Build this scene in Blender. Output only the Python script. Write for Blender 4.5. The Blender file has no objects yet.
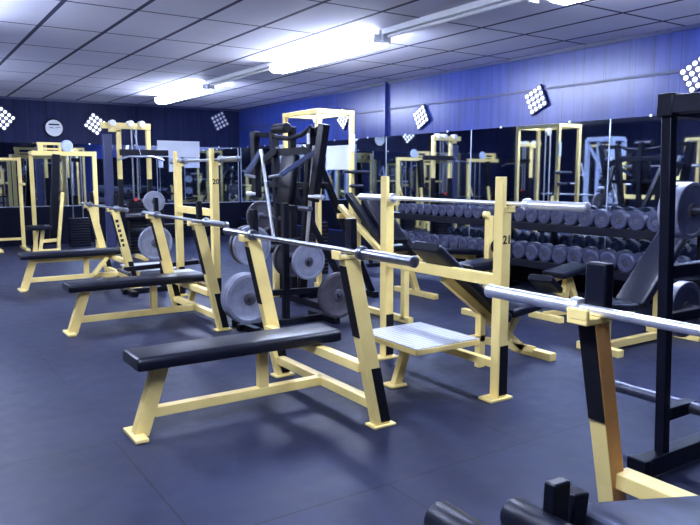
import bpy, bmesh, math, random
from mathutils import Vector, Matrix
random.seed(7)
scene = bpy.context.scene
col = scene.collection
V = Vector
PI = math.pi

# ------------------------------------------------------------------ materials
def nodes_of(name):
    m = bpy.data.materials.new(name); m.use_nodes = True
    nt = m.node_tree
    b = nt.nodes['Principled BSDF']
    return m, nt, b
def mat(name, rgb, rough=.5, metal=0., spec=.5, var=.12, scale=14., bump=0., bscale=180., coat=0., emit=None, estr=0.):
    m, nt, b = nodes_of(name)
    tc = nt.nodes.new('ShaderNodeTexCoord')
    nz = nt.nodes.new('ShaderNodeTexNoise'); nz.inputs['Scale'].default_value = scale; nz.inputs['Detail'].default_value = 4
    nt.links.new(tc.outputs['Object'], nz.inputs['Vector'])
    rp = nt.nodes.new('ShaderNodeValToRGB')
    rp.color_ramp.elements[0].position = .35; rp.color_ramp.elements[1].position = .65
    a = [max(0, c*(1-var)) for c in rgb]; c2 = [min(1, c*(1+var)) for c in rgb]
    rp.color_ramp.elements[0].color = (*a, 1); rp.color_ramp.elements[1].color = (*c2, 1)
    nt.links.new(nz.outputs['Fac'], rp.inputs['Fac'])
    nt.links.new(rp.outputs['Color'], b.inputs['Base Color'])
    b.inputs['Roughness'].default_value = rough
    b.inputs['Metallic'].default_value = metal
    b.inputs['Specular IOR Level'].default_value = spec
    b.inputs['Coat Weight'].default_value = coat
    if bump:
        n2 = nt.nodes.new('ShaderNodeTexNoise'); n2.inputs['Scale'].default_value = bscale
        nt.links.new(tc.outputs['Object'], n2.inputs['Vector'])
        bp = nt.nodes.new('ShaderNodeBump'); bp.inputs['Strength'].default_value = bump; bp.inputs['Distance'].default_value = .002
        nt.links.new(n2.outputs['Fac'], bp.inputs['Height']); nt.links.new(bp.outputs['Normal'], b.inputs['Normal'])
    if emit:
        b.inputs['Emission Color'].default_value = (*emit, 1); b.inputs['Emission Strength'].default_value = estr
    return m
def math_node(nt, op, a, b=None, c=None):
    n = nt.nodes.new('ShaderNodeMath'); n.operation = op
    for i, x in enumerate((a, b, c)):
        if x is None: continue
        if isinstance(x, (int, float)): n.inputs[i].default_value = x
        else: nt.links.new(x, n.inputs[i])
    return n.outputs[0]

YEL = mat('yellow_enamel', (.98, .75, .27), .38, 0, .5, .06, 6)
AMB = mat('amber_face', (.80, .42, .13), .42, 0, .5, .08, 6)
VIN = mat('black_vinyl', (.005, .006, .014), .34, 0, .3, .2, 20, .25, 260)
BLK = mat('black_enamel', (.005, .006, .013), .36, 0, .22, .2, 10)
TAPE = mat('black_rubber_guard', (.006, .006, .010), .6, 0, .2, .2, 20)
RUB = mat('dumbbell_rubber', (.030, .034, .072), .5, 0, .35, .25, 30)
WVN = mat('worn_vinyl_painted_glare', (.035, .042, .075), .42, 0, .5, .4, 9)  # worn pad; grazing glare put into the lighter blue-grey colour
CHR = mat('chrome', (.92, .94, 1.0), .33, .8, .5, .03, 10)
STL = mat('bare_steel', (.36, .38, .44), .3, 1, .5, .15, 30)
DST = mat('dark_steel', (.14, .15, .2), .35, .9, .5, .15, 30)
PLA = mat('grey_iron_plate', (.25, .27, .36), .42, .25, .5, .12, 18)
PLD = mat('dark_iron_plate', (.07, .065, .085), .45, .2, .5, .2, 18)
PLH = mat('plate_hub_iron', (.13, .13, .17), .4, .5)
WHT = mat('white_enamel', (.8, .82, .86), .4, 0, .5, .03)
IVO = mat('pulley_nylon', (.82, .80, .74), .4, 0, .5, .03)
RED = mat('red_plastic', (.7, .04, .05), .4)
RFL = mat('reflection_tone', (.78, .82, .9), .3, 0, .5, .03, 3)
INK = mat('black_ink', (.01, .01, .012), .6)
BLU = mat('blue_grey_enamel', (.06, .08, .17), .35, .2)
PWH = mat('pale_blue_enamel', (.55, .64, .85), .35)
LIT = mat('lit_tube', (.9, .9, .9), .4, 0, .5, 0, 1, emit=(.66, .75, 1.0), estr=41)
DOT = mat('lamp_dot', (.9, .9, .95), .3, 0, .5, 0, 1, emit=(.85, .9, 1.0), estr=1.1)

def tread_mat():
    m, nt, b = nodes_of('tread_plate')
    tc = nt.nodes.new('ShaderNodeTexCoord')
    mp = nt.nodes.new('ShaderNodeMapping'); mp.inputs['Rotation'].default_value = (0, 0, PI/4); mp.inputs['Scale'].default_value = (38, 38, 38)
    nt.links.new(tc.outputs['Object'], mp.inputs['Vector'])
    ch = nt.nodes.new('ShaderNodeTexChecker'); ch.inputs['Scale'].default_value = 1
    nt.links.new(mp.outputs['Vector'], ch.inputs['Vector'])
    rp = nt.nodes.new('ShaderNodeMix'); rp.data_type = 'RGBA'
    rp.inputs[6].default_value = (.55, .57, .62, 1); rp.inputs[7].default_value = (.86, .88, .92, 1)
    nt.links.new(ch.outputs['Fac'], rp.inputs['Factor']); nt.links.new(rp.outputs[2], b.inputs['Base Color'])
    bp = nt.nodes.new('ShaderNodeBump'); bp.inputs['Strength'].default_value = .5; bp.inputs['Distance'].default_value = .003
    nt.links.new(ch.outputs['Fac'], bp.inputs['Height']); nt.links.new(bp.outputs['Normal'], b.inputs['Normal'])
    b.inputs['Metallic'].default_value = .35; b.inputs['Roughness'].default_value = .38
    return m
TRD = tread_mat()

def mirror_mat():
    m, nt, b = nodes_of('mirror_glass')
    tc = nt.nodes.new('ShaderNodeTexCoord')
    nz = nt.nodes.new('ShaderNodeTexNoise'); nz.inputs['Scale'].default_value = 2.5
    nt.links.new(tc.outputs['Object'], nz.inputs['Vector'])
    r = math_node(nt, 'MULTIPLY_ADD', nz.outputs['Fac'], .03, .012)
    nt.links.new(r, b.inputs['Roughness'])
    b.inputs['Base Color'].default_value = (.60, .68, .80, 1); b.inputs['Metallic'].default_value = 1
    return m
MIR = mirror_mat()

def floor_mat():
    m, nt, b = nodes_of('rubber_floor')
    tc = nt.nodes.new('ShaderNodeTexCoord')
    n1 = nt.nodes.new('ShaderNodeTexNoise'); n1.inputs['Scale'].default_value = 1.1; n1.inputs['Detail'].default_value = 6; n1.inputs['Roughness'].default_value = .62
    n2 = nt.nodes.new('ShaderNodeTexNoise'); n2.inputs['Scale'].default_value = 9; n2.inputs['Detail'].default_value = 8; n2.inputs['Roughness'].default_value = .7
    n3 = nt.nodes.new('ShaderNodeTexNoise'); n3.inputs['Scale'].default_value = 140
    for n in (n1, n2, n3): nt.links.new(tc.outputs['Object'], n.inputs['Vector'])
    s = math_node(nt, 'MULTIPLY_ADD', n1.outputs['Fac'], .65, math_node(nt, 'MULTIPLY', n2.outputs['Fac'], .35))
    rp = nt.nodes.new('ShaderNodeValToRGB')
    rp.color_ramp.elements[0].position = .36; rp.color_ramp.elements[0].color = (.007, .010, .030, 1)
    rp.color_ramp.elements[1].position = .66; rp.color_ramp.elements[1].color = (.025, .032, .074, 1)
    nt.links.new(s, rp.inputs['Fac'])
    # seams of the rubber mats, 1.22 x 1.83 m
    br = nt.nodes.new('ShaderNodeTexBrick'); br.inputs['Scale'].default_value = 1
    br.inputs['Brick Width'].default_value = 1.83; br.inputs['Row Height'].default_value = 1.22; br.inputs['Mortar Size'].default_value = .005
    br.inputs['Color1'].default_value = (1, 1, 1, 1); br.inputs['Color2'].default_value = (.9, .9, .9, 1); br.inputs['Mortar'].default_value = (.35, .35, .35, 1)
    nt.links.new(tc.outputs['Object'], br.inputs['Vector'])
    mx = nt.nodes.new('ShaderNodeMix'); mx.data_type = 'RGBA'; mx.blend_type = 'MULTIPLY'; mx.inputs['Factor'].default_value = 1
    nt.links.new(rp.outputs['Color'], mx.inputs[6]); nt.links.new(br.outputs['Color'], mx.inputs[7])
    nt.links.new(mx.outputs[2], b.inputs['Base Color'])
    nt.links.new(math_node(nt, 'MULTIPLY_ADD', n2.outputs['Fac'], .35, .34), b.inputs['Roughness'])
    bp = nt.nodes.new('ShaderNodeBump'); bp.inputs['Strength'].default_value = .35; bp.inputs['Distance'].default_value = .002
    nt.links.new(n3.outputs['Fac'], bp.inputs['Height']); nt.links.new(bp.outputs['Normal'], b.inputs['Normal'])
    b.inputs['Specular IOR Level'].default_value = .25
    return m
def ceiling_mat():
    m, nt, b = nodes_of('ceiling_tile')
    tc = nt.nodes.new('ShaderNodeTexCoord'); sp = nt.nodes.new('ShaderNodeSeparateXYZ')
    nt.links.new(tc.outputs['Object'], sp.inputs[0])
    fx = math_node(nt, 'PINGPONG', math_node(nt, 'SUBTRACT', sp.outputs['X'], 1.405), .3235)
    fy = math_node(nt, 'PINGPONG', math_node(nt, 'SUBTRACT', sp.outputs['Y'], 6.70), .6125)
    gx = math_node(nt, 'LESS_THAN', fx, .023); gy = math_node(nt, 'LESS_THAN', fy, .016)
    g = math_node(nt, 'MAXIMUM', gx, gy)
    nz = nt.nodes.new('ShaderNodeTexNoise'); nz.inputs['Scale'].default_value = 1.3; nz.inputs['Detail'].default_value = 6
    nt.links.new(tc.outputs['Object'], nz.inputs['Vector'])
    rp = nt.nodes.new('ShaderNodeValToRGB')
    rp.color_ramp.elements[0].color = (.66, .66, .80, 1); rp.color_ramp.elements[1].color = (.82, .82, .93, 1)
    nt.links.new(nz.outputs['Fac'], rp.inputs['Fac'])
    mx = nt.nodes.new('ShaderNodeMix'); mx.data_type = 'RGBA'
    nt.links.new(g, mx.inputs['Factor']); nt.links.new(rp.outputs['Color'], mx.inputs[6]); mx.inputs[7].default_value = (.03, .03, .10, 1)
    nt.links.new(mx.outputs[2], b.inputs['Base Color']); b.inputs['Roughness'].default_value = .8
    bp = nt.nodes.new('ShaderNodeBump'); bp.inputs['Strength'].default_value = .6; bp.inputs['Distance'].default_value = .012
    nt.links.new(g, bp.inputs['Height']); nt.links.new(bp.outputs['Normal'], b.inputs['Normal'])
    return m
def panel_mat(name, c0, c1, axis, rough=.5, spec=.12):
    m, nt, b = nodes_of(name)
    tc = nt.nodes.new('ShaderNodeTexCoord'); sp = nt.nodes.new('ShaderNodeSeparateXYZ')
    nt.links.new(tc.outputs['Object'], sp.inputs[0])
    g1 = math_node(nt, 'LESS_THAN', math_node(nt, 'PINGPONG', sp.outputs[axis], .153), .004)
    g2 = math_node(nt, 'LESS_THAN', math_node(nt, 'PINGPONG', math_node(nt, 'ADD', sp.outputs[axis], .1), .205), .004)
    g = math_node(nt, 'MAXIMUM', g1, g2)
    nz = nt.nodes.new('ShaderNodeTexNoise'); nz.inputs['Scale'].default_value = 2; nz.inputs['Detail'].default_value = 5
    mp = nt.nodes.new('ShaderNodeMapping'); mp.inputs['Scale'].default_value = (6, 6, .6) if axis else (6, 6, .6)
    nt.links.new(tc.outputs['Object'], mp.inputs['Vector']); nt.links.new(mp.outputs['Vector'], nz.inputs['Vector'])
    rp = nt.nodes.new('ShaderNodeValToRGB')
    rp.color_ramp.elements[0].position = .3; rp.color_ramp.elements[0].color = (*c0, 1)
    rp.color_ramp.elements[1].position = .7; rp.color_ramp.elements[1].color = (*c1, 1)
    nt.links.new(nz.outputs['Fac'], rp.inputs['Fac'])
    mx = nt.nodes.new('ShaderNodeMix'); mx.data_type = 'RGBA'
    nt.links.new(g, mx.inputs['Factor']); nt.links.new(rp.outputs['Color'], mx.inputs[6]); mx.inputs[7].default_value = (*[c*.35 for c in c0], 1)
    nt.links.new(mx.outputs[2], b.inputs['Base Color']); b.inputs['Roughness'].default_value = rough; b.inputs['Specular IOR Level'].default_value = spec
    return m
FLR = floor_mat(); CEI = ceiling_mat()
PAN_R = panel_mat('blue_panelling', (.010, .026, .17), (.026, .050, .27), 1, .28, .5)
PAN_B = panel_mat('navy_panelling', (.009, .013, .05), (.016, .022, .075), 0)
PAN_L = panel_mat('navy_panelling_side', (.009, .013, .05), (.016, .022, .075), 1)
INKB = mat('dark_wall_base', (.004, .005, .016), .7, 0, .1)
NAVY = mat('navy_trim', (.03, .04, .12), .4)

# ------------------------------------------------------------------ mesh builder
class MB:
    def __init__(s): s.bm = bmesh.new(); s.mats = []; s.mi = 0
    def use(s, m):
        if m not in s.mats: s.mats.append(m)
        s.mi = s.mats.index(m); return s
    def _face(s, vs):
        f = s.bm.faces.new(vs); f.material_index = s.mi; return f
    def box(s, c, size, M=None):
        c = V(c); x, y, z = [d/2 for d in size]
        pts = [V((sx*x, sy*y, sz*z)) for sz in (-1, 1) for sy in (-1, 1) for sx in (-1, 1)]
        if M is not None: pts = [M @ p for p in pts]
        v = [s.bm.verts.new(c + p) for p in pts]
        for q in ((0, 2, 3, 1), (4, 5, 7, 6), (0, 1, 5, 4), (2, 6, 7, 3), (0, 4, 6, 2), (1, 3, 7, 5)): s._face([v[i] for i in q])
        return s
    def beam(s, p, q, w, h, up=(0, 0, 1), square_ends=None):
        # rectangular tube from p to q: h measured along 'up', w across; square_ends='z' cuts the ends level
        p, q = V(p), V(q); d = (q-p).normalized(); up = V(up)
        side = d.cross(up)
        if side.length < 1e-4: up = V((0, 1, 0)); side = d.cross(up)
        side.normalize(); u = side.cross(d).normalized()
        def ring(c):
            r = []
            for a, b in ((-1, -1), (1, -1), (1, 1), (-1, 1)):
                o = side*(a*w/2) + u*(b*h/2)
                if square_ends == 'z' and abs(d.z) > .2: o = o - d*(o.z/d.z)
                r.append(s.bm.verts.new(c+o))
            return r
        a, b = ring(p), ring(q)
        for i in range(4): s._face([a[i], a[(i+1) % 4], b[(i+1) % 4], b[i]])
        s._face(a[::-1]); s._face(b)
        return s
    def lathe(s, origin, axis, prof, seg=28):
        # prof: list of (distance along axis, radius)
        o = V(origin); ax = V(axis).normalized()
        t = V((0, 0, 1)) if abs(ax.z) < .9 else V((1, 0, 0))
        e1 = ax.cross(t).normalized(); e2 = ax.cross(e1)
        rings = []
        for d, r in prof:
            if r < 1e-5: rings.append([s.bm.verts.new(o+ax*d)])
            else: rings.append([s.bm.verts.new(o+ax*d+(e1*math.cos(2*PI*k/seg)+e2*math.sin(2*PI*k/seg))*r) for k in range(seg)])
        for A, B in zip(rings, rings[1:]):
            for k in range(seg):
                k2 = (k+1) % seg
                if len(A) == 1 and len(B) == 1: continue
                if len(A) == 1: s._face([A[0], B[k], B[k2]])
                elif len(B) == 1: s._face([A[k], B[0], A[k2]])
                else: s._face([A[k], B[k], B[k2], A[k2]])
        return s
    def rod(s, p, q, r, seg=16, r2=None):
        p, q = V(p), V(q); L = (q-p).length; r2 = r if r2 is None else r2; c = min(r, r2)*.15
        return s.lathe(p, q-p, [(0, 0), (0, r-c), (c, r), (L-c, r2), (L, r2-c), (L, 0)], seg)
    def tube(s, pts, r, seg=12):
        pts = [V(p) for p in pts]; rings = []
        ref = V((0.31, .17, .93)).normalized()
        for i, p in enumerate(pts):
            d = (pts[min(i+1, len(pts)-1)] - pts[max(i-1, 0)]).normalized()
            e1 = d.cross(ref).normalized(); e2 = d.cross(e1)
            rings.append([s.bm.verts.new(p+(e1*math.cos(2*PI*k/seg)+e2*math.sin(2*PI*k/seg))*r) for k in range(seg)])
        for A, B in zip(rings, rings[1:]):
            for k in range(seg): s._face([A[k], B[k], B[(k+1) % seg], A[(k+1) % seg]])
        s._face(rings[0][::-1]); s._face(rings[-1])
        return s
    def pad(s, p, q, w, t, up=(0, 0, 1), crown=.006):
        # upholstered slab from p to q (centre line), width w, thickness t, rounded edges and a slightly crowned top
        p, q = V(p), V(q); d = (q-p); L = d.length; d.normalize(); side = d.cross(V(up)).normalized(); u = side.cross(d).normalized()
        r = min(t*.42, .03); n = 5
        sec = []
        for cx, cy, a0 in ((w/2-r, t/2-r, 0), (-w/2+r, t/2-r, 90), (-w/2+r, -t/2+r*.4, 180), (w/2-r, -t/2+r*.4, 270)):
            rr = r if cy > 0 else r*.4
            for k in range(n):
                a = math.radians(a0+90*k/(n-1)); x = cx+(rr if cy > 0 else r)*math.cos(a); y = cy+rr*math.sin(a)
                sec.append((x, y))
        stations = [(0, .80), (.006, .93), (.02, 1), (L-.02, 1), (L-.006, .93), (L, .80)]
        rings = []
        for dist, k in stations:
            c = p+d*dist
            rings.append([s.bm.verts.new(c+side*x*(1-(1-k)*.25)+u*(y*k)) for x, y in sec])
        m = len(sec)
        for A, B in zip(rings, rings[1:]):
            for i in range(m): s._face([A[i], A[(i+1) % m], B[(i+1) % m], B[i]])
        s._face(rings[0][::-1]); s._face(rings[-1])
        return s
    def build(s, name, m=None, parent=None, bevel=0., loc=None, smooth=True):
        me = bpy.data.meshes.new(name)
        bmesh.ops.recalc_face_normals(s.bm, faces=s.bm.faces)
        s.bm.to_mesh(me); s.bm.free()
        if m is not None and not s.mats: s.mats = [m]
        for k in s.mats: me.materials.append(k)
        if smooth:
            me.shade_smooth() if hasattr(me, 'shade_smooth') else None
            me.set_sharp_from_angle(angle=math.radians(38))
        o = bpy.data.objects.new(name, me); col.objects.link(o)
        if parent: o.parent = parent
        if loc: o.location = loc
        if bevel:
            b = o.modifiers.new('bevel', 'BEVEL'); b.width = bevel; b.segments = 2; b.limit_method = 'ANGLE'; b.angle_limit = math.radians(50)
        return o
def tag(o, label=None, cat=None, group=None, kind=None):
    if label: o['label'] = label
    if cat: o['category'] = cat
    if group: o['group'] = group
    if kind: o['kind'] = kind
    return o
def thing(name, label, cat, loc=(0, 0, 0), rz=0, group=None):
    o = bpy.data.objects.new(name, None); col.objects.link(o); o.empty_display_size = .1
    o.location = loc; o.rotation_euler = (0, 0, rz)
    return tag(o, label, cat, group)
def dup(root, loc, label, rz=None, group=None):
    r = root.copy(); col.objects.link(r); r.location = loc; r['label'] = label
    if rz is not None: r.rotation_euler = (0, 0, rz)
    if group: r['group'] = group
    def rec(a, b):
        for ch in list(a.children):
            c = ch.copy(); col.objects.link(c); c.parent = b; rec(ch, c)
    rec(root, r)
    return r
def part(name, m, parent, fn, bevel=.004):
    b = MB(); fn(b); return b.build(name, m, parent, bevel)
def text(name, body, size, m, parent, loc, rot, ext=.0008):
    cu = bpy.data.curves.new(name, 'FONT'); cu.body = body; cu.size = size; cu.extrude = ext; cu.offset = .0015; cu.align_x = 'CENTER'; cu.align_y = 'CENTER'
    t = bpy.data.objects.new(name, cu); col.objects.link(t)
    dg = bpy.context.evaluated_depsgraph_get(); me = bpy.data.meshes.new_from_object(t.evaluated_get(dg))
    bpy.data.objects.remove(t); me.materials.clear(); me.materials.append(m)
    o = bpy.data.objects.new(name, me); col.objects.link(o); o.parent = parent; o.location = loc; o.rotation_euler = rot
    return o
ORD = ['', 'first', 'second', 'third', 'fourth', 'fifth', 'sixth', 'seventh', 'eighth', 'ninth', 'tenth', 'eleventh', 'twelfth', 'thirteenth',
       'fourteenth', 'fifteenth', 'sixteenth', 'seventeenth', 'eighteenth', 'nineteenth', 'twentieth', 'twenty-first', 'twenty-second', 'twenty-third', 'twenty-fourth', 'twenty-fifth']

# ------------------------------------------------------------------ setting
X0, X1, Y0, Y1, H = -4.2, 7.0, -3.6, 15.3, 2.95
def setting(name, m, c, size):
    o = MB().box((0, 0, 0), size).build(name, m); o.location = c; o['kind'] = 'structure'; return o
def setting_at(name, m, c, size):          # object origin at the world origin so that patterns follow room coordinates
    o = MB().box(c, size).build(name, m); o['kind'] = 'structure'; return o
cx, cy, lx, ly = (X0+X1)/2, (Y0+Y1)/2, X1-X0, Y1-Y0
setting_at('floor', FLR, (cx, cy, -.05), (lx+.4, ly+.4, .1))
setting_at('ceiling', CEI, (cx, cy, H+.05), (lx+.4, ly+.4, .1))
setting_at('wall_right', PAN_R, (X1+.06, cy, H/2), (.12, ly, H))
setting_at('wall_back', PAN_B, (cx, Y1+.06, H/2), (lx, .12, H))
setting_at('wall_left', PAN_L, (X0-.06, cy, H/2), (.12, ly, H))
setting_at('wall_front', PAN_B, (cx, Y0-.06, H/2), (lx, .12, H))
setting_at('trim_1', NAVY, (X1-.008, cy, 2.50), (.016, ly, .028))
setting_at('trim_2', NAVY, (X1-.012, cy, H-.02), (.024, ly, .04))
setting_at('trim_3', NAVY, (cx, Y1-.012, H-.02), (lx, .024, .04))
setting_at('trim_4', PAN_R, (X1-.035, 9.44, (H+2.06)/2), (.05, .05, H-2.06))
setting_at('baseboard_right', INKB, (X1-.008, cy, .19), (.016, ly, .38))
setting_at('baseboard_back', INKB, (cx, Y1-.008, .38), (lx, .016, .76))

# mirrors: panels with a thin bright edge strip and little clips at the top
ME = mat('mirror_edge_strip', (.62, .68, .82), .3, .7)
def mirror(label, wall, a, b, z0, z1, group):
    if wall == 'right':
        t = thing('wall_mirror', label, 'mirror', (X1, (a+b)/2, z0), 0, group); w = b-a; h = z1-z0
        part('glass', MIR, t, lambda k: k.box((-.006, 0, h/2), (.008, w-.012, h)), 0)
        part('edge_strip', ME, t, lambda k: k.box((-.008, -w/2, h/2), (.014, .012, h)), 0)
        for s in (-.25, .25):
            part('clip', CHR, t, lambda k: k.rod((-.001, s*w, h+.004), (-.02, s*w, h+.004), .016), 0)
    else:
        t = thing('wall_mirror', label, 'mirror', ((a+b)/2, Y1, z0), 0, group); w = b-a; h = z1-z0
        part('glass', MIR, t, lambda k: k.box((0, -.006, h/2), (w-.012, .008, h)), 0)
        part('edge_strip', ME, t, lambda k: k.box((w/2-.006, -.008, h/2), (.012, .014, h)), 0)
        part('bottom_channel', ME, t, lambda k: k.box((0, -.008, .004), (w, .016, .014)), 0)
        for s in (-.25, .25):
            part('clip', CHR, t, lambda k: k.rod((s*w, -.001, h+.004), (s*w, -.02, h+.004), .016), 0)
    return t
ys = [1.0, 3.05, 5.1, 7.4, 9.44, 11.6, 13.5, 15.28]
ml = ['wall mirror panel on the right wall behind the black power rack', 'wall mirror panel behind the right end of the dumbbell rack',
      'wall mirror panel behind the middle of the dumbbell rack', 'wall mirror panel behind the left end of the dumbbell rack',
      'wall mirror panel just left of the dumbbell rack, behind the tall yellow pulley frame',
      'wall mirror panel carrying the small painted reflection on the right wall', 'last wall mirror panel of the right wall, touching the far corner']
for i in range(7): mirror(ml[i], 'right', ys[i], ys[i+1], .40, 2.06, 'mirror panels on the right wall')
xs = [-.9, 1.1, 3.1, 5.0, 6.96]
bl = ['wall mirror panel on the back wall, the farthest left', 'wall mirror panel on the back wall beneath the round clock',
      'wall mirror panel on the back wall behind the yellow pulldown machine', 'wall mirror panel on the back wall carrying the wide painted reflection, next to the corner']
for i in range(4): mirror(bl[i], 'back', xs[i], xs[i+1], .78, 2.06, 'mirror panels on the back wall')

# ------------------------------------------------------------------ ceiling strip lights
def strip_light(label, x, y0, y1, lit, group='fluorescent strip lights in a line along the ceiling'):
    t = thing('fluorescent_light', label, 'ceiling light', (x, (y0+y1)/2, H), 0, group); L = y1-y0
    part('housing', WHT, t, lambda k: k.box((0, 0, -.03), (.11, L, .06)), .006)
    if lit:
        part('diffuser', LIT, t, lambda k: k.box((0, 0, -.115), (.22, L-.06, .10)), .04)
    else:
        part('tube', WHT, t, lambda k: k.rod((0, -L/2+.05, -.08), (0, L/2-.05, -.08), .019, 12), 0)
    for s in (-1, 1): part('lamp_holder', WHT, t, lambda k: k.box((0, s*(L/2-.015), -.09), (.22 if lit else .10, .03, .09)), .004)
    return t
strip_light('lit fluorescent strip, the bright nearer one over the black chest press machine', 4.5, 6.15, 8.6, True)
strip_light('lit fluorescent strip, the smaller far one above the yellow pulldown machine', 4.5, 11.0, 13.45, True)
strip_light('unlit white fluorescent strip running from the nearer lit light to the top edge', 4.5, 4.05, 6.1, False)
strip_light('unlit white fluorescent strip between the two lit ceiling lights', 4.5, 8.65, 10.95, False)
strip_light('lit fluorescent strip just above the top edge of the picture', 4.6, 1.5, 3.95, True)
strip_light('lit fluorescent strip over the left aisle, outside the picture', 0.4, 5.5, 7.95, True)
strip_light('lit fluorescent strip over the near left floor, outside the picture', 0.4, .6, 3.05, True)
strip_light('lit fluorescent strip over the far left aisle, outside the picture', 0.4, 10.4, 12.85, True)

# ------------------------------------------------------------------ barbells
def barbell(label, loc, L=2.15, shaft=STL, sleeve=STL, group='barbells racked on the benches', rs=.0145):
    t = thing('barbell', label, 'barbell', loc, 0, group); a = L/2; s0 = a-.42
    part('shaft', shaft, t, lambda k: k.rod((0, -s0, 0), (0, s0, 0), rs, 14), 0)
    for s in (-1, 1):
        part('sleeve', sleeve, t, lambda k: k.lathe((0, s*s0, 0), (0, s, 0), [(0, .0145), (0, .025), (.40, .025), (.405, .028), (.42, .028), (.425, .02), (.425, 0)], 18), 0)
        part('collar', sleeve, t, lambda k: k.lathe((0, s*(s0-.03), 0), (0, s, 0), [(0, .0145), (0, .034), (.008, .038), (.03, .038), (.036, .034), (.036, .025)], 18), 0)
    return t

# ------------------------------------------------------------------ flat bench press
def flat_bench(label, loc, group):
    t = thing('flat_bench_press', label, 'weight bench', loc, 0, group)
    part('pad', VIN, t, lambda k: k.pad((-1.205, 0, .43), (.06, 0, .43), .285, .075), 0)
    def fr(k):
        k.beam((-1.17, 0, 0), (-1.04, 0, .39), .065, .085, (1, 0, 0), 'z')      # front leg
        k.beam((-1.09, 0, .125), (.0, 0, .125), .06, .055)                    # long base rail
        k.beam((-.42, 0, .14), (-.42, 0, .39), .055, .06, (1, 0, 0))           # middle post
        k.beam((0, -.58, .125), (0, .58, .125), .06, .055)                    # lower cross rail
        k.beam((-.085, -.58, .355), (-.085, .58, .355), .06, .055)             # upper cross rail
        k.box((-.52, 0, .389), (1.1, .05, .02))
    part('frame', YEL, t, fr)
    part('foot', YEL, t, lambda k: k.beam((-1.19, -.12, .012), (-1.19, .12, .012), .075, .024), .006)
    for s in (-1, 1):
        def up(k):
            k.beam((.03, s*.595, 0), (-.19, s*.595, .985), .065, .095, (1, 0, 0), 'z')
        u = part('upright', YEL, t, up)
        dr = V((-.22, 0, .985)).normalized()
        def gd(k):
            k.beam(V((.03, s*.595-.0345, 0))+dr*.03+V((.018, 0, 0)), V((.03, s*.595-.0345, 0))+dr*.36+V((.018, 0, 0)), .004, .06, (1, 0, 0), 'z')
            a = V((.03-.049, s*.595, 0)); k.beam(a+dr*.55, a+dr*.96, .066, .005, (1, 0, 0), 'z')
        part('rubber_guard', TAPE, u, gd, 0)
        part('foot_plate', YEL, u, lambda k: k.box((.03, s*.595, .008), (.15, .10, .014)), .003)
        part('bar_rest', YEL, u, lambda k: (k.box((-.215, s*.595, .985), (.12, .075, .022)), k.box((-.268, s*.595, 1.005), (.016, .075, .035))), .005)
        part('back_stop', BLK, u, lambda k: k.beam((-.17, s*.595, .975), (-.175, s*.595, 1.19), .06, .04, (1, 0, 0)), .005)
    return t
BG = 'flat bench presses in a row down the aisle'
A = flat_bench('nearest yellow flat bench press with black pad, in the centre foreground', (2.22, 3.67, 0), BG)
Bn = dup(A, (2.45, 6.45, 0), 'middle yellow flat bench press of the row, beyond the foreground bench')
Cn = dup(A, (2.47, 9.25, 0), 'farthest yellow flat bench press of the row, at the left edge')
part('under_rail', YEL, Cn, lambda k: k.beam((-1.05, 0, .36), (-.12, 0, .36), .055, .05))
for i in range(6):
    part('painted_mark', INK, Cn, lambda k: k.box((.018-.2234*(.56+.06*i), -.595-.0335, .56+.06*i), (.026+.012*(i % 2), .002, .034)), 0)
part('brace', YEL, Cn, lambda k: k.beam((-.36, -.09, .14), (-.18, -.09, .36), .05, .05, (1, 0, 0)))
barbell('empty grey barbell racked on the nearest flat bench press', (2.0, 3.55, 1.021))
barbell('empty grey barbell racked on the middle flat bench press', (2.23, 6.23, 1.021))
barbell('empty grey barbell racked on the farthest flat bench press', (2.25, 9.1, 1.021))

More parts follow.
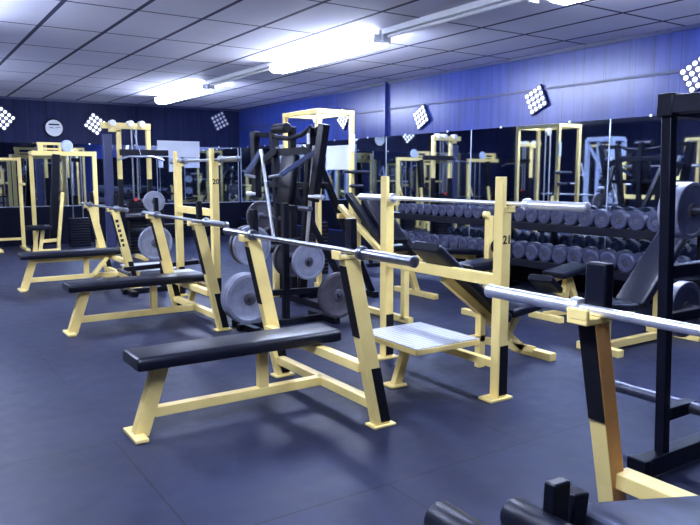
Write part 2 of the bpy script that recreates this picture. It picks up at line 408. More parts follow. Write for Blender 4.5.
# ------------------------------------------------------------------ incline bench stations with tread plate platforms
def incline_station(label, loc, number, hw, zt, zb, zx, group, incl=True, pd=.52):
    t = thing('incline_bench_press', label, 'weight bench', loc, 0, group)
    for s in (-1, 1):
        u = part('upright', YEL, t, lambda k: k.beam((0, s*hw, 0), (0, s*hw, zb), .075, .075, (1, 0, 0)))
        part('bar_stop', YEL, u, lambda k: k.box((-.022, s*hw, (zt+zb)/2-.05), (.032, .07, zt-zb+.1)))
        part('bar_ledge', YEL, u, lambda k: k.box((.03, s*hw, zb-.02), (.075, .085, .04)), .004)
        part('foot_plate', YEL, u, lambda k: k.box((-.02, s*hw, .008), (.19, .12, .016)), .003)
        part('rubber_guard', TAPE, u, lambda k: k.box((.004, s*hw-.0395, .19), (.068, .004, .32)), 0)
    text('number', number, .074, INK, t, (.003, -hw-.0385, zb-.21), (PI/2, 0, 0))
    part('cross_beam', YEL, t, lambda k: k.beam((.0, -hw, zx), (.0, hw, zx), .05, .075))
    part('lower_rail', YEL, t, lambda k: k.beam((.0, -hw+.03, .22), (.0, hw-.03, .22), .05, .05))
    if incl:
        def fr(k):
            k.beam((.06, 0, zx-.06), (.86, 0, .08), .055, .065, (1, 0, 1))
            k.beam((.0, 0, .22), (.45, 0, .22), .055, .055)
            k.beam((.42, 0, .0), (.42, 0, .42), .055, .055, (1, 0, 0))
            k.beam((.45, 0, .20), (1.0, 0, .05), .055, .055)
            k.beam((.62, 0, .12), (.80, 0, .34), .05, .055)
            k.beam((1.0, -.2, .03), (1.0, .2, .03), .07, .06)
        part('frame', YEL, t, fr)
        part('back_pad', VIN, t, lambda k: k.pad((-.12, 0, zx+.175), (.60, 0, .36), .29, .07, (1, 0, 1)), 0)
        part('seat_pad', VIN, t, lambda k: k.pad((.62, 0, .40), (.95, 0, .44), .30, .07), 0)
    # the spotter's platform in front
    pl = part('platform', TRD, t, lambda k: k.box((-.04-pd/2, -.16, .365), (pd, .60, .012)), .002)
    def pf(k):
        k.beam((-.03-pd, -.46, .345), (-.03-pd, .14, .345), .03, .035); k.beam((-.045, -.46, .345), (-.045, .14, .345), .03, .035)
        k.beam((-.04-pd, -.45, .345), (-.04, -.45, .345), .03, .035); k.beam((-.04-pd, .13, .345), (-.04, .13, .345), .03, .035)
        k.beam((.14-pd, -.02, 0), (.26-pd, -.02, .34), .05, .06, (1, 0, 0), 'z')
        k.box((.13-pd, -.02, .008), (.13, .12, .016))
    part('platform_frame', YEL, pl, pf)
    return t
SG = 'incline press stations behind the flat benches'
S21 = incline_station('yellow incline bench press marked 21 with a tread plate spotter platform', (3.16, 3.65, 0), '21', .60, 1.41, 1.23, .76, SG)
barbell('bright chrome barbell racked on the incline press marked 21', (3.18, 3.54, 1.245), 2.2, CHR, CHR)
S20 = incline_station('yellow press station marked 20 with tall uprights behind the middle bench', (2.80, 7.30, 0), '20', .54, 1.69, 1.56, 1.03, SG, False, .25)
barbell('grey barbell racked high on the tall station marked 20', (2.82, 7.14, 1.575), 1.9)
stp = thing('step_platform', 'low pale tread plate step beside the farthest flat bench', 'platform', (2.98, 9.55, 0))
part('top', TRD, stp, lambda k: k.box((0, 0, .15), (.62, .8, .015)), .002)
def stf(k):
    for x in (-.28, .28): k.beam((x, -.38, .125), (x, .38, .125), .03, .035)
    for x in (-.28, .28):
        for y in (-.36, .36): k.box((x, y, .055), (.035, .035, .11))
part('frame', YEL, stp, stf)

# ------------------------------------------------------------------ decline bench press in the right foreground
D = thing('decline_bench_press', 'yellow decline bench press with orange-sided upright in the right foreground', 'weight bench', (2.2, .9, 0))
for s in (-1, 1):
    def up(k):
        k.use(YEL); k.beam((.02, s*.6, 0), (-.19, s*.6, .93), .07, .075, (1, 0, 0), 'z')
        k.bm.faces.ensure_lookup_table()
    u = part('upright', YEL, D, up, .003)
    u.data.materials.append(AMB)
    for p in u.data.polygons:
        if p.normal.y < -.8: p.material_index = 1  # near side of the upright coloured amber, the rest yellow
    dr = V((-.21, 0, .93)).normalized()
    part('rubber_guard', TAPE, u, lambda k: k.beam(V((.02-.0405, s*.6, 0))+dr*.56, V((.02-.0405, s*.6, 0))+dr*.93, .068, .005, (1, 0, 0), 'z'), 0)
    part('bar_rest', YEL, u, lambda k: (k.box((-.215, s*.6, .925), (.13, .085, .024)), k.box((-.272, s*.6, .95), (.018, .085, .04))), .005)
    part('back_stop', BLK, u, lambda k: k.beam((-.165, s*.6, .92), (-.165, s*.6, 1.12), .085, .05, (1, 0, 0)), .008)
    part('foot_plate', YEL, u, lambda k: k.box((.02, s*.6, .008), (.16, .12, .016)), .003)
def df(k):
    k.beam((-.02, -.58, .31), (-.02, .58, .31), .085, .06)
    k.beam((-.02, 0, .27), (-.95, 0, .12), .06, .06)
    k.beam((-.95, 0, 0), (-.86, 0, .50), .06, .075, (1, 0, 0), 'z')
    k.beam((-.95, -.25, .025), (-.95, .25, .025), .07, .05)
    k.beam((-.15, 0, .22), (-.15, 0, .35), .05, .05, (1, 0, 0))
part('frame', YEL, D, df)
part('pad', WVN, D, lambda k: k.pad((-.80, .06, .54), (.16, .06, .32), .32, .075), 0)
def lh(k):
    k.beam((-.935, .13, .42), (-.925, .13, .70), .06, .035, (0, 1, 0))
    k.beam((-.86, .15, .46), (-.835, .15, .645), .06, .05, (0, 1, 0))
    k.rod((-1.20, .24, .635), (-1.20, -.14, .635), .012); k.rod((-.965, .23, .585), (-.965, -.14, .585), .012)
    k.beam((-1.22, -.13, .635), (-.84, -.13, .50), .04, .05); k.beam((-.87, -.16, .5), (-.87, .17, .5), .04, .05)
part('leg_holder', BLK, D, lh, .006)
for x, y, z in ((-1.20, .25, .635), (-.965, .24, .585)):
    part('foam_roller', VIN, D, lambda k: k.lathe((x, y, z), (0, -1, 0), [(0, 0), (0, .035), (.012, .044), (.36, .044), (.372, .035), (.372, 0)], 22), 0)
barbell('bright chrome barbell racked on the decline bench in the right foreground', (2.0, .92, .955), 2.15, CHR, CHR, rs=.0175)

# ------------------------------------------------------------------ black power rack on the right
R = thing('power_rack', 'black power rack of square posts at the right edge', 'rack', (2.99, 1.81, 0))
for x, y in ((0, 0), (1.0, 0), (0, -1.2), (1.0, -1.2)):
    part('post', BLK, R, lambda k: k.beam((x, y, .05), (x-.10, y, 1.74), .05, .05, (1, 0, 0)), .005)
def rb(k):
    for y in (0, -1.2): k.beam((-.14, y, 1.725), (.95, y, 1.725), .075, .1)
    for x in (0, 1.0): k.beam((x-.1, 0, 1.725), (x-.1, -1.2, 1.725), .075, .08)
part('top_frame', BLK, R, rb, .005)
def rbase(k):
    for y in (0, -1.2):
        k.beam((-.18, y, .07), (1.2, y, .07), .08, .09); k.box((-.18, y, .06), (.05, .1, .12))
    k.beam((1.0, 0, .065), (1.0, -1.2, .065), .07, .07)
part('base', BLK, R, rbase, .006)
part('storage_peg', DST, R, lambda k: k.rod((.18, .40, .30), (.18, -1.3, .30), .03, 18), 0)
part('peg_bracket', BLK, R, lambda k: k.beam((.0, 0, .30), (.22, 0, .30), .06, .06), .004)
part('side_brace', BLK, R, lambda k: (k.beam((-.05, 0, .98), (.95, 0, .98), .05, .06)), .004)
for x, z in ((.27, 1.25), (.27, .76)):
    part('plate_peg', DST, R, lambda k: k.rod((x, 0, z), (x, .2, z), .024, 16), 0)
    if z < .9: part('peg_bracket', BLK, R, lambda k: k.beam((-.04, 0, z), (.5, 0, z), .04, .05), .004)

# ------------------------------------------------------------------ weight plates
def plate_mesh(r, th, m, mh):
    # axis along Y, centred; lip, recessed web and a hub on both faces
    h = th/2
    b = MB().lathe((0, -h, 0), (0, 1, 0), [(.0, r*.86), (0, r*.975), (.004, r), (th-.004, r), (th, r*.975), (th, r*.86), (th-.007, r*.82), (th-.007, r*.25), (.007, r*.25), (.007, r*.82), (0, r*.86)], 40)
    hub = MB().lathe((0, -h-.002, 0), (0, 1, 0), [(0, .0265), (0, r*.24), (.004, r*.27), (th, r*.27), (th+.004, r*.24), (th+.004, .0265), (0, .0265)], 28)
    return b, hub
protos = {}
def plate(label, loc, r=.225, th=.042, dark=False, group=None):
    key = (r, th, dark)
    if key not in protos:
        t = thing('weight_plate', label, 'weight plate', loc, 0, group)
        b, h = plate_mesh(r, th, None, None)
        b.build('disc', PLD if dark else PLA, t); h.build('hub', PLH, t)
        protos[key] = t
        return t
    t = dup(protos[key], loc, label, 0)
    if group: t['group'] = group
    elif 'group' in t: del t['group']
    return t

def plate_tree(label, loc, group):
    t = thing('plate_tree', label, 'plate rack', loc, 0, group)
    def fr(k):
        k.box((0, 0, .03), (1.0, .06, .06)); k.box((-.42, 0, .03), (.07, .5, .06)); k.box((.42, 0, .03), (.07, .5, .06))
        k.beam((0, 0, .06), (0, 0, 1.16), .06, .06, (1, 0, 0)); k.beam((0, 0, 1.11), (.15, 0, 1.11), .05, .05)
        k.beam((-.47, 0, .33), (.47, 0, .30), .05, .055); k.beam((-.46, 0, .80), (.17, 0, .80), .05, .05); k.beam((0, 0, .62), (.15, 0, .62), .05, .05)
    part('frame', BLK, t, fr, .005)
    for x, z in ((-.47, .33), (.47, .27), (.14, .62), (-.44, .80), (.14, 1.11)):
        part('peg', DST, t, lambda k: k.rod((x, -.24, z), (x, .24, z), .0235, 14), 0)
    return t
TG = 'plate trees between the benches'
T1 = plate_tree('black plate tree loaded with grey plates behind the nearest flat bench', (3.08, 5.75, 0), TG)
PG = 'iron plates on the plate tree behind the nearest bench'
bx, by = 3.08, 5.75
def P(dx, dy, z, r, l, dark=False, th=.042): plate(l, (bx+dx, by+dy, z-.003+.0), r, th, dark, PG)
P(-.47, -.19, .33, .225, 'large grey plate, front one of the three at the lower left of the plate tree')
P(-.47, -.14, .33, .225, 'large grey plate, middle one of the three at the lower left of the plate tree')
P(-.47, -.09, .33, .225, 'large grey plate, rear one of the three at the lower left of the plate tree')
P(.47, -.19, .27, .225, 'large dark brownish plate at the lower right of the plate tree', True)
P(.14, -.19, .62, .17, 'medium pale grey plate on the middle right peg of the plate tree')
P(-.44, -.20, .80, .18, 'grey plate, front one on the upper left peg of the plate tree')
P(-.44, -.12, .80, .18, 'dark plate, rear one on the upper left peg of the plate tree', True)
P(.14, .15, .62, .19, 'dark plate on the back side of the plate tree near its post', True)
T2 = dup(T1, (2.74, 8.30, 0), 'black plate tree with two grey plates behind the middle flat bench', PI)
PG = 'iron plates on the plate tree behind the middle bench'
bx, by = 2.74, 8.30
P(-.14, -.19, 1.11, .125, 'small grey plate on the top peg of the farther plate tree')
P(-.14, -.19, .62, .205, 'large grey plate on the middle peg of the farther plate tree')
bx, by = 2.99, 1.81; PG = 'iron plates on the black power rack'
P(.27, .10, 1.25, .14, 'grey plate on the upper peg of the power rack at the right edge', False, .05)
P(.27, .155, 1.25, .14, 'grey plate behind another on the upper peg of the power rack', False, .05)
P(.27, .10, .76, .14, 'grey plate on the lower peg of the power rack at the right edge', False, .05)

# ------------------------------------------------------------------ black plate loaded chest press machine
M = thing('chest_press_machine', 'tall black plate loaded chest press machine behind the plate tree', 'exercise machine', (3.75, 6.85, 0))
def mbase(k):
    k.box((0, 0, .035), (.07, 1.5, .07)); k.box((.9, 0, .035), (.07, .8, .07)); k.box((.45, 0, .035), (.9, .07, .07))
part('base', BLK, M, mbase)
for s in (-1, 1):
    part('post', BLK, M, lambda k: k.beam((.0, s*.22, .06), (.02, s*.44, 1.92), .075, .085, (1, 0, 0)), .005)
    part('brace', BLK, M, lambda k: k.beam((.9, s*.3, .06), (.1, s*.44, 1.55), .065, .065, (1, 0, 0)), .005)
    a = part('lever_arm', BLK, M, lambda k: (k.beam((.06, s*.46, 1.88), (-.05, s*.80, 1.90), .06, .06), k.beam((-.05, s*.80, 1.93), (-.10, s*.66, 1.15), .11, .08, (1, 0, 0)),
                                           k.beam((-.02, s*.72, 1.55), (.0, s*.30, 1.70), .07, .09)), .005)
    part('grip_arm', BLU, a, lambda k: k.beam((-.02, s*.70, 1.7), (-.35, s*.42, 1.42), .045, .05), .005)
    part('handle', STL, a, lambda k: k.rod((-.35, s*.43, 1.42), (-.36, s*.18, 1.40), .017), 0)
    part('weight_horn', CHR, a, lambda k: k.rod((-.12, s*.62, 1.2), (-.12, s*.88, 1.2), .024), 0)
    part('link_bar', CHR, M, lambda k: k.rod((-.02, s*.36, .55), (-.06, s*.62, 1.72), .02), 0)
    if s > 0: part('foot_horn', DST, M, lambda k: k.rod((.0, s*.28, .92), (.0, s*.86, .92), .024), 0)
def mx(k):
    k.beam((.0, -.78, 1.31), (.0, .78, 1.31), .05, .06); k.beam((.02, -.46, 1.68), (.02, .46, 1.68), .06, .08)
    k.tube([(.0, -.46, 1.92), (-.02, -.3, 1.85), (-.02, 0, 1.82), (-.02, .3, 1.85), (.0, .46, 1.92)], .028)
    k.box((.02, 0, 1.0), (.07, .07, 1.9))
part('cross_frame', BLK, M, mx)
part('roller_pad', VIN, M, lambda k: k.rod((-.1, -.12, 1.93), (-.1, .18, 1.93), .055, 18), 0)
part('back_pad', VIN, M, lambda k: k.pad((-.08, 0, 1.1), (.0, 0, 1.64), .32, .08, (-1, 0, 0)), 0)
part('seat_pad', VIN, M, lambda k: k.pad((-.38, 0, .62), (-.04, 0, .60), .34, .08), 0)
part('seat_post', YEL, M, lambda k: k.beam((-.2, 0, .06), (-.2, 0, .57), .06, .06, (1, 0, 0)))
part('number_tag', WHT, M, lambda k: k.box((-.025, -.44, 1.80), (.01, .05, .11)), 0)
plate('dark plate hanging low on the left side of the chest press machine', (3.75, 7.62, .917), .19, .042, True)

# diagonal leg press sled beside it
LP = thing('leg_press_machine', 'black and yellow slanted leg press leaning right of the chest press machine', 'exercise machine', (3.97, 5.68, 0))
for x in (-.05, .25): part('rail', BLK, LP, lambda k: k.beam((x, .26, 1.22), (x, -.46, .66), .06, .07, (1, 0, 0)))
part('frame', YEL, LP, lambda k: (k.beam((-.1, .34, 1.1), (-.1, -.60, .58), .05, .055, (1, 0, 0)), k.beam((.1, .32, .03), (.1, .32, 1.2), .06, .06, (1, 0, 0)),
                                  k.beam((.1, -.5, .03), (.1, -.5, .6), .06, .06, (1, 0, 0)), k.beam((.1, -.6, .035), (.1, .42, .035), .06, .06),
                                  k.beam((-.14, -.5, .62), (.34, -.5, .62), .05, .05), k.beam((-.14, .32, 1.0), (.14, .32, 1.0), .05, .05)))
part('sled_pad', VIN, LP, lambda k: k.pad((.10, .06, 1.16), (.10, -.40, .78), .22, .07, (0, 1, 1)), 0)

# ------------------------------------------------------------------ tall yellow pulley frame
def pulley_frame(label, loc, group=None, name='cable_machine'):
    t = thing(name, label, 'exercise machine', loc, 0, group)
    for x in (0, .5):
        for y in (0, .86): part('post', YEL, t, lambda k: k.beam((x, y, 0), (x, y, 2.2), .055, .055, (1, 0, 0)))
    part('top_frame', YEL, t, lambda k: (k.beam((-.03, 0, 2.21), (.53, 0, 2.21), .05, .055), k.beam((-.03, .86, 2.21), (.53, .86, 2.21), .05, .055),
                                         k.beam((0, 0, 2.21), (0, .86, 2.21), .05, .055), k.beam((.5, 0, 2.21), (.5, .86, 2.21), .05, .055)))
    part('base', YEL, t, lambda k: (k.box((.25, 0, .03), (.6, .07, .06)), k.box((.25, .86, .03), (.6, .07, .06))))
    part('weight_stack', BLK, t, lambda k: [k.box((.25, .43, .12+.05*i), (.22, .16, .044)) for i in range(14)], .003)
    for y in (.38, .48): part('guide_rod', CHR, t, lambda k: k.rod((.25, y, .06), (.25, y, 2.18), .011), 0)
    for z, a in ((1.46, .2), (1.28, .1)):
        part('handle', DST, t, lambda k: k.rod((.5-a, -.11, z), (.5+a, -.11, z), .02), 0)
        part('handle_bracket', BLK, t, lambda k: k.beam((.5, 0, z), (.5, -.12, z), .05, .05))
    part('pulley', IVO, t, lambda k: k.rod((.25, .40, 2.13), (.25, .46, 2.13), .06, 18), 0)
    part('side_plate', WHT, t, lambda k: k.box((.5, -.036, 1.83), (.055, .006, .22)), 0)
    return t
CM = pulley_frame('tall yellow pulley frame with open square top behind the chest press machine', (4.5, 7.5, 0))

# ------------------------------------------------------------------ yellow lat pulldown
def pulldown(label, loc, group=None):
    t = thing('lat_pulldown', label, 'exercise machine', loc, 0, group)
    for x in (-.12, .38): part('post', YEL, t, lambda k: k.beam((x, 0, 1.35), (x, 0, 2.18), .07, .07, (1, 0, 0)))
    for x in (-.12, .38): part('lower_post', BLK, t, lambda k: k.beam((x, 0, 0), (x, 0, 1.35), .08, .08, (1, 0, 0)))
    part('top_beam', YEL, t, lambda k: (k.beam((-.40, 0, 2.24), (.42, 0, 2.24), .08, .10), k.beam((-.28, 0, 2.17), (-.08, 0, 2.17), .07, .07)))
    for x in (-.22, .08, .27): part('pulley', IVO, t, lambda k: k.rod((x, -.07, 2.28), (x, .07, 2.28), .055, 18), 0)
    for x in (.10, .18): part('guide_rod', STL, t, lambda k: k.rod((x, 0, .05), (x, 0, 2.2), .016), 0)
    part('weight_stack', BLK, t, lambda k: [k.box((.14, 0, .10+.055*i), (.30, .16, .048)) for i in range(17)], .003)
    part('shroud', NAVY, t, lambda k: k.box((-.30, .05, 1.15), (.14, .10, 1.9)), .01)
    part('arm_beam', BLK, t, lambda k: k.beam((-.12, -.05, 1.80), (.70, -.05, 1.80), .09, .10))
    part('pull_bar', STL, t, lambda k: k.tube([(-.28, -.5, 1.66), (-.1, -.5, 1.72), (.3, -.5, 1.72), (.48, -.5, 1.66)], .016), 0)
    part('pull_cable', DST, t, lambda k: k.rod((.1, -.5, 1.72), (.1, -.06, 2.2), .006), 0)
    part('seat_pad', VIN, t, lambda k: k.pad((.1, -.62, .5), (.1, -.25, .5), .3, .07), 0)
    part('seat_post', YEL, t, lambda k: (k.beam((.1, -.45, 0), (.1, -.45, .47), .06, .06, (1, 0, 0)), k.beam((.1, -.6, .03), (.1, .05, .03), .07, .06)))
    part('knee_pad', VIN, t, lambda k: k.rod((-.15, -.28, .72), (.35, -.28, .72), .06, 18), 0)
    part('knee_bracket', BLK, t, lambda k: k.beam((.1, -.05, .72), (.1, -.28, .72), .05, .05), 0)
    part('selector_knob', RED, t, lambda k: k.rod((.10, -.09, 1.0), (.10, -.13, 1.0), .03, 16), 0)
    return t
PD = pulldown('tall yellow and black pulldown machine with three round pulleys on top', (3.40, 12.0, 0))

# ------------------------------------------------------------------ far left yellow machine
def shoulder_machine(label, loc, group=None):
    t = thing('cable_row_machine', label, 'exercise machine', loc, 0, group)
    part('post', YEL, t, lambda k: k.beam((.55, 0, 0), (.55, 0, 1.86), .075, .075, (1, 0, 0)))
    part('post', YEL, t, lambda k: k.beam((-.52, .3, 0), (-.52, .3, 1.8), .07, .07, (1, 0, 0)))
    part('top_beam', YEL, t, lambda k: (k.beam((-.56, 0, 1.82), (.59, 0, 1.82), .08, .085), k.beam((-.52, 0, 1.82), (-.52, .34, 1.82), .07, .08)))
    part('upper_beam', YEL, t, lambda k: (k.beam((-.46, 0, 1.995), (-.02, 0, 1.995), .06, .05), k.box((-.40, 0, 1.92), (.09, .07, .12)), k.box((-.06, 0, 1.92), (.05, .06, .12)),
                                          k.beam((-.35, 0, 1.90), (-.06, 0, 1.90), .05, .03)))
    part('mast', BLK, t, lambda k: k.beam((-.26, -.04, .25), (-.14, -.02, 1.80), .12, .13, (1, 0, 0)))
    part('back_post', YEL, t, lambda k: k.beam((-.21, -.16, .05), (-.08, -.14, 1.10), .05, .06, (1, 0, 0)))
    part('seat_frame', YEL, t, lambda k: (k.beam((-.65, -.3, 0), (-.58, -.3, .42), .05, .06, (1, 0, 0)), k.beam((-.55, -.3, .02), (-.48, -.3, .42), .05, .06, (1, 0, 0)),
                                          k.beam((-.66, -.3, .04), (-.2, -.3, .04), .06, .06), k.beam((-.50, -.3, .22), (-.2, -.2, .22), .05, .06), k.beam((-.22, -.3, .0), (-.22, -.3, .28), .05, .05, (1, 0, 0))))
    part('seat_pad', VIN, t, lambda k: k.pad((-.75, -.3, .47), (-.35, -.3, .47), .3, .08), 0)
    part('weight_stack', BLK, t, lambda k: [k.box((.22, 0, .08+.05*i), (.36, .18, .044)) for i in range(11)], .003)
    for x in (.12, .30): part('guide_rod', STL, t, lambda k: k.rod((x, 0, .05), (x, 0, 1.8), .012), 0)
    part('disc_pulley', PWH, t, lambda k: k.rod((.06, -.05, 1.96), (.06, .0, 1.96), .11, 22), 0)
    part('brace', YEL, t, lambda k: k.beam((.42, -.04, .85), (.55, -.04, 1.2), .03, .04, (1, 0, 0)))
    return t
SM = shoulder_machine('yellow cable machine with black mast at the far left in front of the mirror', (2.77, 13.9, 0))
# yellow frame at the left edge
LF = thing('dip_station', 'yellow dip station of plain posts at the left edge near the back wall', 'exercise machine', (1.92, 14.6, 0))
for x in (-.28, .18): part('post', YEL, LF, lambda k: k.beam((x, 0, 0), (x, .0, 1.75), .065, .065, (1, 0, 0)))
for z in (1.72, .2): part('crossbar', YEL, LF, lambda k: k.beam((-.3, 0, z), (.2, 0, z), .05, .05))
for x in (-.28, .18):
    part('base', YEL, LF, lambda k: k.box((x, -.15, .025), (.07, .8, .05)))
    part('arm', YEL, LF, lambda k: k.beam((x, 0, 1.25), (x, -.45, 1.25), .045, .045))

# ------------------------------------------------------------------ benches behind station 21
SB = thing('sit_up_bench', 'yellow sit-up bench with black pad seen through the incline station marked 21', 'weight bench', (5.15, 6.35, 0))
part('pad', VIN, SB, lambda k: (k.pad((-.5, 0, .585), (.12, 0, .60), .30, .07), k.pad((.12, 0, .53), (.95, 0, .46), .3, .07)), 0)
part('frame', YEL, SB, lambda k: (k.beam((-.45, 0, .53), (.95, 0, .40), .055, .06), k.beam((.02, 0, .03), (-.16, 0, .52), .055, .075, (1, 0, 0)),
                                  k.beam((.0, -.38, .03), (.0, .38, .03), .07, .06), k.beam((.85, 0, 0), (.85, 0, .42), .055, .06, (1, 0, 0)), k.beam((.85, -.25, .03), (.85, .25, .03), .07, .06)))
CR = thing('preacher_curl_bench', 'yellow post with round black roller behind the right upright marked 21', 'weight bench', (5.0, 4.95, 0))
part('frame', YEL, CR, lambda k: (k.beam((-.06, 0, 0), (-.06, 0, 1.02), .06, .06, (1, 0, 0)), k.beam((.06, 0, 0), (.06, 0, 1.02), .06, .06, (1, 0, 0)), k.beam((-.15, -.25, .03), (-.15, .25, .03), .06, .06), k.beam((-.2, 0, .03), (.12, 0, .03), .06, .06)))
for x, z in ((-.10, 1.03), (.09, 1.0)): part('bar_hook', YEL, CR, lambda k: k.rod((x, -.03, z), (x, .03, z), .035), 0)
part('roller', VIN, CR, lambda k: k.rod((-.02, -.22, .72), (-.02, -.05, .72), .07, 20), 0)
part('arm_pad', VIN, CR, lambda k: k.pad((-.42, -.02, .52), (.04, -.02, .56), .26, .09), 0)

UB = thing('utility_bench', 'small yellow utility bench with tilted black pads in front of the dumbbells', 'weight bench', (5.62, 4.52, 0))
part('seat_pad', VIN, UB, lambda k: k.pad((-.22, 0, .44), (.22, 0, .50), .28, .06), 0)
part('back_pad', VIN, UB, lambda k: k.pad((-.46, -.05, .44), (-.24, .0, .30), .26, .07), 0)
part('frame', YEL, UB, lambda k: (k.beam((-.2, 0, .40), (.24, 0, .46), .05, .05), k.beam((.0, 0, .40), (-.06, 0, .05), .055, .07, (1, 0, 0)), k.beam((.02, 0, .40), (.18, 0, .05), .055, .06, (1, 0, 0)),
                                  k.beam((-.32, 0, .06), (.3, 0, .04), .05, .05), k.beam((-.3, .0, .33), (.0, .0, .2), .05, .05), k.beam((-.3, -.2, .03), (-.3, .2, .03), .06, .06), k.beam((.2, -.2, .03), (.2, .2, .03), .06, .06)))
IB = thing('adjustable_bench', 'yellow adjustable bench with its black back pad raised left of the power rack', 'weight bench', (5.0, 3.42, 0))
part('back_pad', VIN, IB, lambda k: k.pad((.05, 0, .36), (.72, 0, 1.0), .28, .075, (-1, 0, 1)), 0)
part('seat_pad', VIN, IB, lambda k: k.pad((-.42, 0, .40), (-.02, 0, .36), .28, .07), 0)
part('frame', YEL, IB, lambda k: (k.beam((-.32, 0, .045), (.75, 0, .045), .06, .06), k.beam((-.32, -.2, .03), (-.32, .2, .03), .07, .06), k.beam((-.25, 0, .05), (-.25, 0, .36), .055, .07, (1, 0, 0)),
                                  k.beam((-.3, 0, .33), (.1, 0, .29), .05, .05), k.beam((.45, 0, .05), (.45, 0, .66), .055, .06, (1, 0, 0)), k.beam((.72, -.25, .03), (.72, .25, .03), .07, .06)))

# ------------------------------------------------------------------ dumbbell rack and dumbbells
ZU, ZL = .855, .43
DR = thing('dumbbell_rack', 'long black two-tier dumbbell rack along the mirrored right wall', 'rack', (6.45, 6.2, 0))
for y in (-2.5, 0, 2.5):
    part('upright', BLK, DR, lambda k: (k.beam((.12, y, 0), (.12, y, .86), .06, .06, (1, 0, 0)), k.beam((-.36, y, .03), (.3, y, .03), .06, .06), k.beam((-.3, y, .03), (-.25, y, .36), .05, .05, (1, 0, 0))))
for z, dx in ((ZU, 0), (ZL, -.12)):
    part('shelf', BLK, DR, lambda k: (k.box((dx, 0, z-.012), (.36, 5.1, .02)), k.box((dx-.18, 0, z-.035), (.02, 5.1, .085)), k.box((dx+.18, 0, z-.02), (.02, 5.1, .06))), .003)
dproto = {}
def dumbbell(label, loc, r, group):
    if r not in dproto:
        t = thing('dumbbell', label, 'dumbbell', loc, 0, group); hl = r*1.05
        part('handle', STL, t, lambda k: k.rod((-.09, 0, 0), (.09, 0, 0), .017, 10), 0)
        for s in (-1, 1):
            hd = part('head', RUB, t, lambda k: k.lathe((s*.065, 0, 0), (s, 0, 0), [(0, 0), (0, r*.9), (r*.1, r), (hl-r*.12, r), (hl, r*.86), (hl, r*.5), (hl-.004, r*.46), (hl-.004, 0)], 20), 0)
            part('end_cap', DST, hd, lambda k: k.lathe((s*(.065+hl-.006), 0, 0), (s, 0, 0), [(0, 0), (0, r*.32), (.004, r*.3), (.004, 0)], 14), 0)
        dproto[r] = t; return t
    t = dup(dproto[r], loc, label, 0); t['group'] = group; return t
for z, dx, nm in ((ZU, 0, 'upper'), (ZL, -.12, 'lower')):
    y = 3.82; n = 0
    while y < 8.6 and n < 25:
        n += 1
        r = (.098, .09, .082, .074)[min(3, (n-1)//6)] if nm == 'upper' else (.102, .096, .088, .08)[min(3, (n-1)//6)]
        dumbbell('round black rubber dumbbell on the %s tier, %s from the right end of the rack' % (nm, ORD[n]), (6.45+dx, y, z-.002+r), r, 'dumbbells on the %s tier of the rack' % nm)
        y += r*2.08 if nm == 'lower' else r*2.10

# ------------------------------------------------------------------ wall items
ck = thing('wall_clock', 'round white wall clock on the dark back wall', 'clock', (2.89, Y1, 2.37))
part('rim', BLK, ck, lambda k: k.lathe((0, 0, 0), (0, -1, 0), [(0, 0), (0, .19), (.035, .19), (.04, .17), (.022, .165), (.022, 0)], 36), 0)
part('dial', WHT, ck, lambda k: k.lathe((0, -.022, 0), (0, -1, 0), [(0, 0), (0, .166), (.003, .166), (.003, 0)], 36), 0)
part('hour_hand', INK, ck, lambda k: k.beam((-.01, -.029, 0), (-.09, -.029, .01), .012, .003, (0, 1, 0)), 0)
part('minute_hand', INK, ck, lambda k: k.beam((.01, -.031, 0), (.12, -.031, .02), .009, .003, (0, 1, 0)), 0)
part('banner', INK, ck, lambda k: k.box((0, -.027, .07), (.2, .003, .03)), 0)

rfl_back = thing('painted_reflection', 'wide pale painted reflection high on the back wall mirror by the corner', 'painted reflection', (5.5, Y1-.016, 1.58))  # pale sheets added in place of a bright reflection in the mirror
part('sheet', RFL, rfl_back, lambda k: k.box((0, -.012, .42), (.98, .012, .36)), .002)
for x, w_ in ((.30, .36), (-.42, .10)): part('lower_sheet', PWH, rfl_back, lambda k: k.box((x, -.012, .12), (w_, .012, .23)), .002)
rfl_right = thing('painted_reflection', 'small pale painted reflection on the right wall mirror within the pulley frame', 'painted reflection', (X1-.016, 10.85, 1.52))  # another added sheet, painted pale like a reflection in the side mirror
part('sheet', RFL, rfl_right, lambda k: k.box((-.012, 0, .22), (.012, .95, .44)), .002)
for y in (-.46, .46): part('border', PWH, rfl_right, lambda k: k.box((-.014, y, .22), (.018, .04, .46)), .002)

def lamp_panel(label, wall, p, z, ang, lm=DOT):
    if wall == 'right': t = thing('lamp_panel', label, 'wall light', (X1-.03, p, z), 0, 'diamond lamp panels on the walls')
    else: t = thing('lamp_panel', label, 'wall light', (p, Y1-.03, z), 0, 'diamond lamp panels on the walls')
    if wall == 'right': M3 = Matrix.Rotation(-PI/2, 3, 'Z') @ Matrix.Rotation(ang, 3, 'Y')
    else: M3 = Matrix.Rotation(ang, 3, 'Y')
    S = .29 if wall == 'right' else .35
    b = MB().box((0, 0, 0), (S, .03, S), M3); b.build('back_plate', NAVY, t, .003)
    br = MB(); br.rod(M3 @ V((0, .0, 0)), M3 @ V((0, .03, 0)), .03); br.build('bracket', BLK, t)
    for i in range(4):
        for j in range(4):
            c = M3 @ V(((i-1.5)*S/4, -.016, (j-1.5)*S/4)); n = M3 @ V((0, -1, 0))
            k = MB().lathe(c, n, [(0, 0), (0, S*.092), (.008, S*.085), (.014, S*.05), (.016, 0)], 10); k.build('lamp', lm, t)
    return t
lamp_panel('diamond panel of white lamps on the right wall above the right half of the dumbbells', 'right', 6.2, 2.37, math.radians(-25))
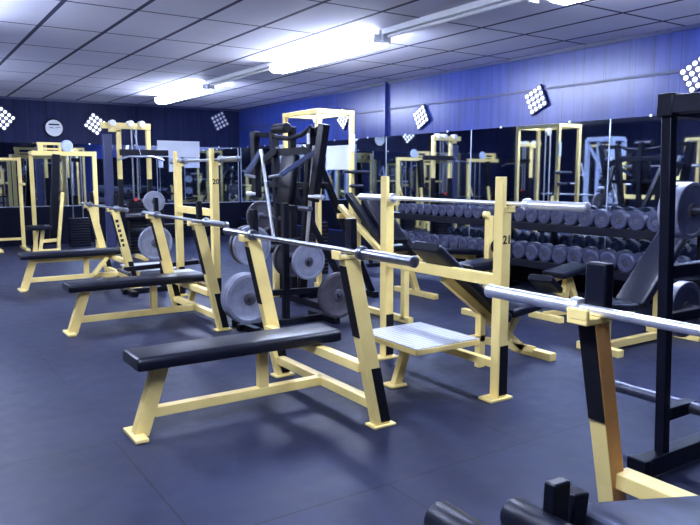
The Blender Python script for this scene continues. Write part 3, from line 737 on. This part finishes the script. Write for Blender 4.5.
lamp_panel('diamond panel of white lamps on the right wall above the left half of the dumbbells', 'right', 8.5, 2.31, math.radians(-28))
lamp_panel('diamond panel of white lamps cut by the right edge above the power rack', 'right', 4.08, 2.44, math.radians(-30))
lamp_panel('small diamond panel of white lamps seen inside the top of the tall pulley frame', 'right', 10.72, 2.43, math.radians(40))
lamp_panel('dim diamond panel of lamps on the back wall right of the far ceiling light', 'back', 6.5, 2.66, math.radians(-28), WHT)
lamp_panel('diamond panel of white lamps on the back wall right of the clock', 'back', 3.70, 2.48, math.radians(35))
lamp_panel('diamond panel of white lamps at the left edge of the back wall', 'back', 1.95, 2.52, math.radians(40))

# ------------------------------------------------------------------ equipment of the left half, seen through the mirrors
WR = thing('squat_rack', 'pale blue squat rack that shows only in the right mirror', 'rack', (.55, 9.75, 0))
for y in (-.32, .32):
    for x in (0, .4): part('post', PWH, WR, lambda k: k.beam((x, y, 0), (x, y, 2.2), .08, .08, (1, 0, 0)))
part('top_frame', PWH, WR, lambda k: (k.beam((0, -.32, 2.2), (0, .32, 2.2), .08, .09), k.beam((.4, -.32, 2.2), (.4, .32, 2.2), .08, .09), k.beam((0, -.32, 2.2), (.4, -.32, 2.2), .07, .08), k.beam((0, .32, 2.2), (.4, .32, 2.2), .07, .08)))
part('brace', PWH, WR, lambda k: k.beam((.4, -.30, 1.2), (.4, .30, 2.1), .05, .05, (1, 0, 0)))
pulley_frame('yellow pulley frame of the left aisle seen in the mirror', (-1.4, 8.0, 0))
dup(PD, (-.6, 13.2, 0), 'yellow pulldown machine of the left aisle seen in the mirror', PI/2)
dup(M, (-.9, 11.0, 0), 'black chest press machine of the left aisle seen in the mirror', PI)
dup(SM, (.1, 14.2, 0), 'yellow cable machine near the back left seen in the mirror', 0)
dup(CM, (-2.6, 11.6, 0), 'yellow pulley frame by the left wall seen in the mirror')
dup(S21, (-1.6, 6.2, 0), 'yellow incline press of the left aisle seen in the mirror', PI)
dup(S20, (-2.6, 9.3, 0), 'yellow tall press station of the left aisle seen in the mirror', PI)

# ------------------------------------------------------------------ camera, world, view
f = 691.; yaw = math.radians(33.556); pit = math.radians(7.217)
F = V((math.sin(yaw)*math.cos(pit), math.cos(yaw)*math.cos(pit), -math.sin(pit))); Rr = V((math.cos(yaw), -math.sin(yaw), 0)); U = Rr.cross(F)
cd = bpy.data.cameras.new('camera'); cam = bpy.data.objects.new('camera', cd); col.objects.link(cam)
cd.sensor_width = 36; cd.lens = 36*f/700; cd.clip_start = .02
mw = Matrix((Rr, U, -F)).transposed().to_4x4(); mw.translation = (0, 0, 1.42); cam.matrix_world = mw
scene.camera = cam
w = bpy.data.worlds.new('world'); scene.world = w; w.use_nodes = True
w.node_tree.nodes['Background'].inputs['Color'].default_value = (.3, .4, .8, 1); w.node_tree.nodes['Background'].inputs['Strength'].default_value = .05
vs = scene.view_settings; vs.view_transform = 'Standard'; vs.look = 'None'; vs.exposure = 1.0; vs.gamma = 1; vs.use_curve_mapping = False
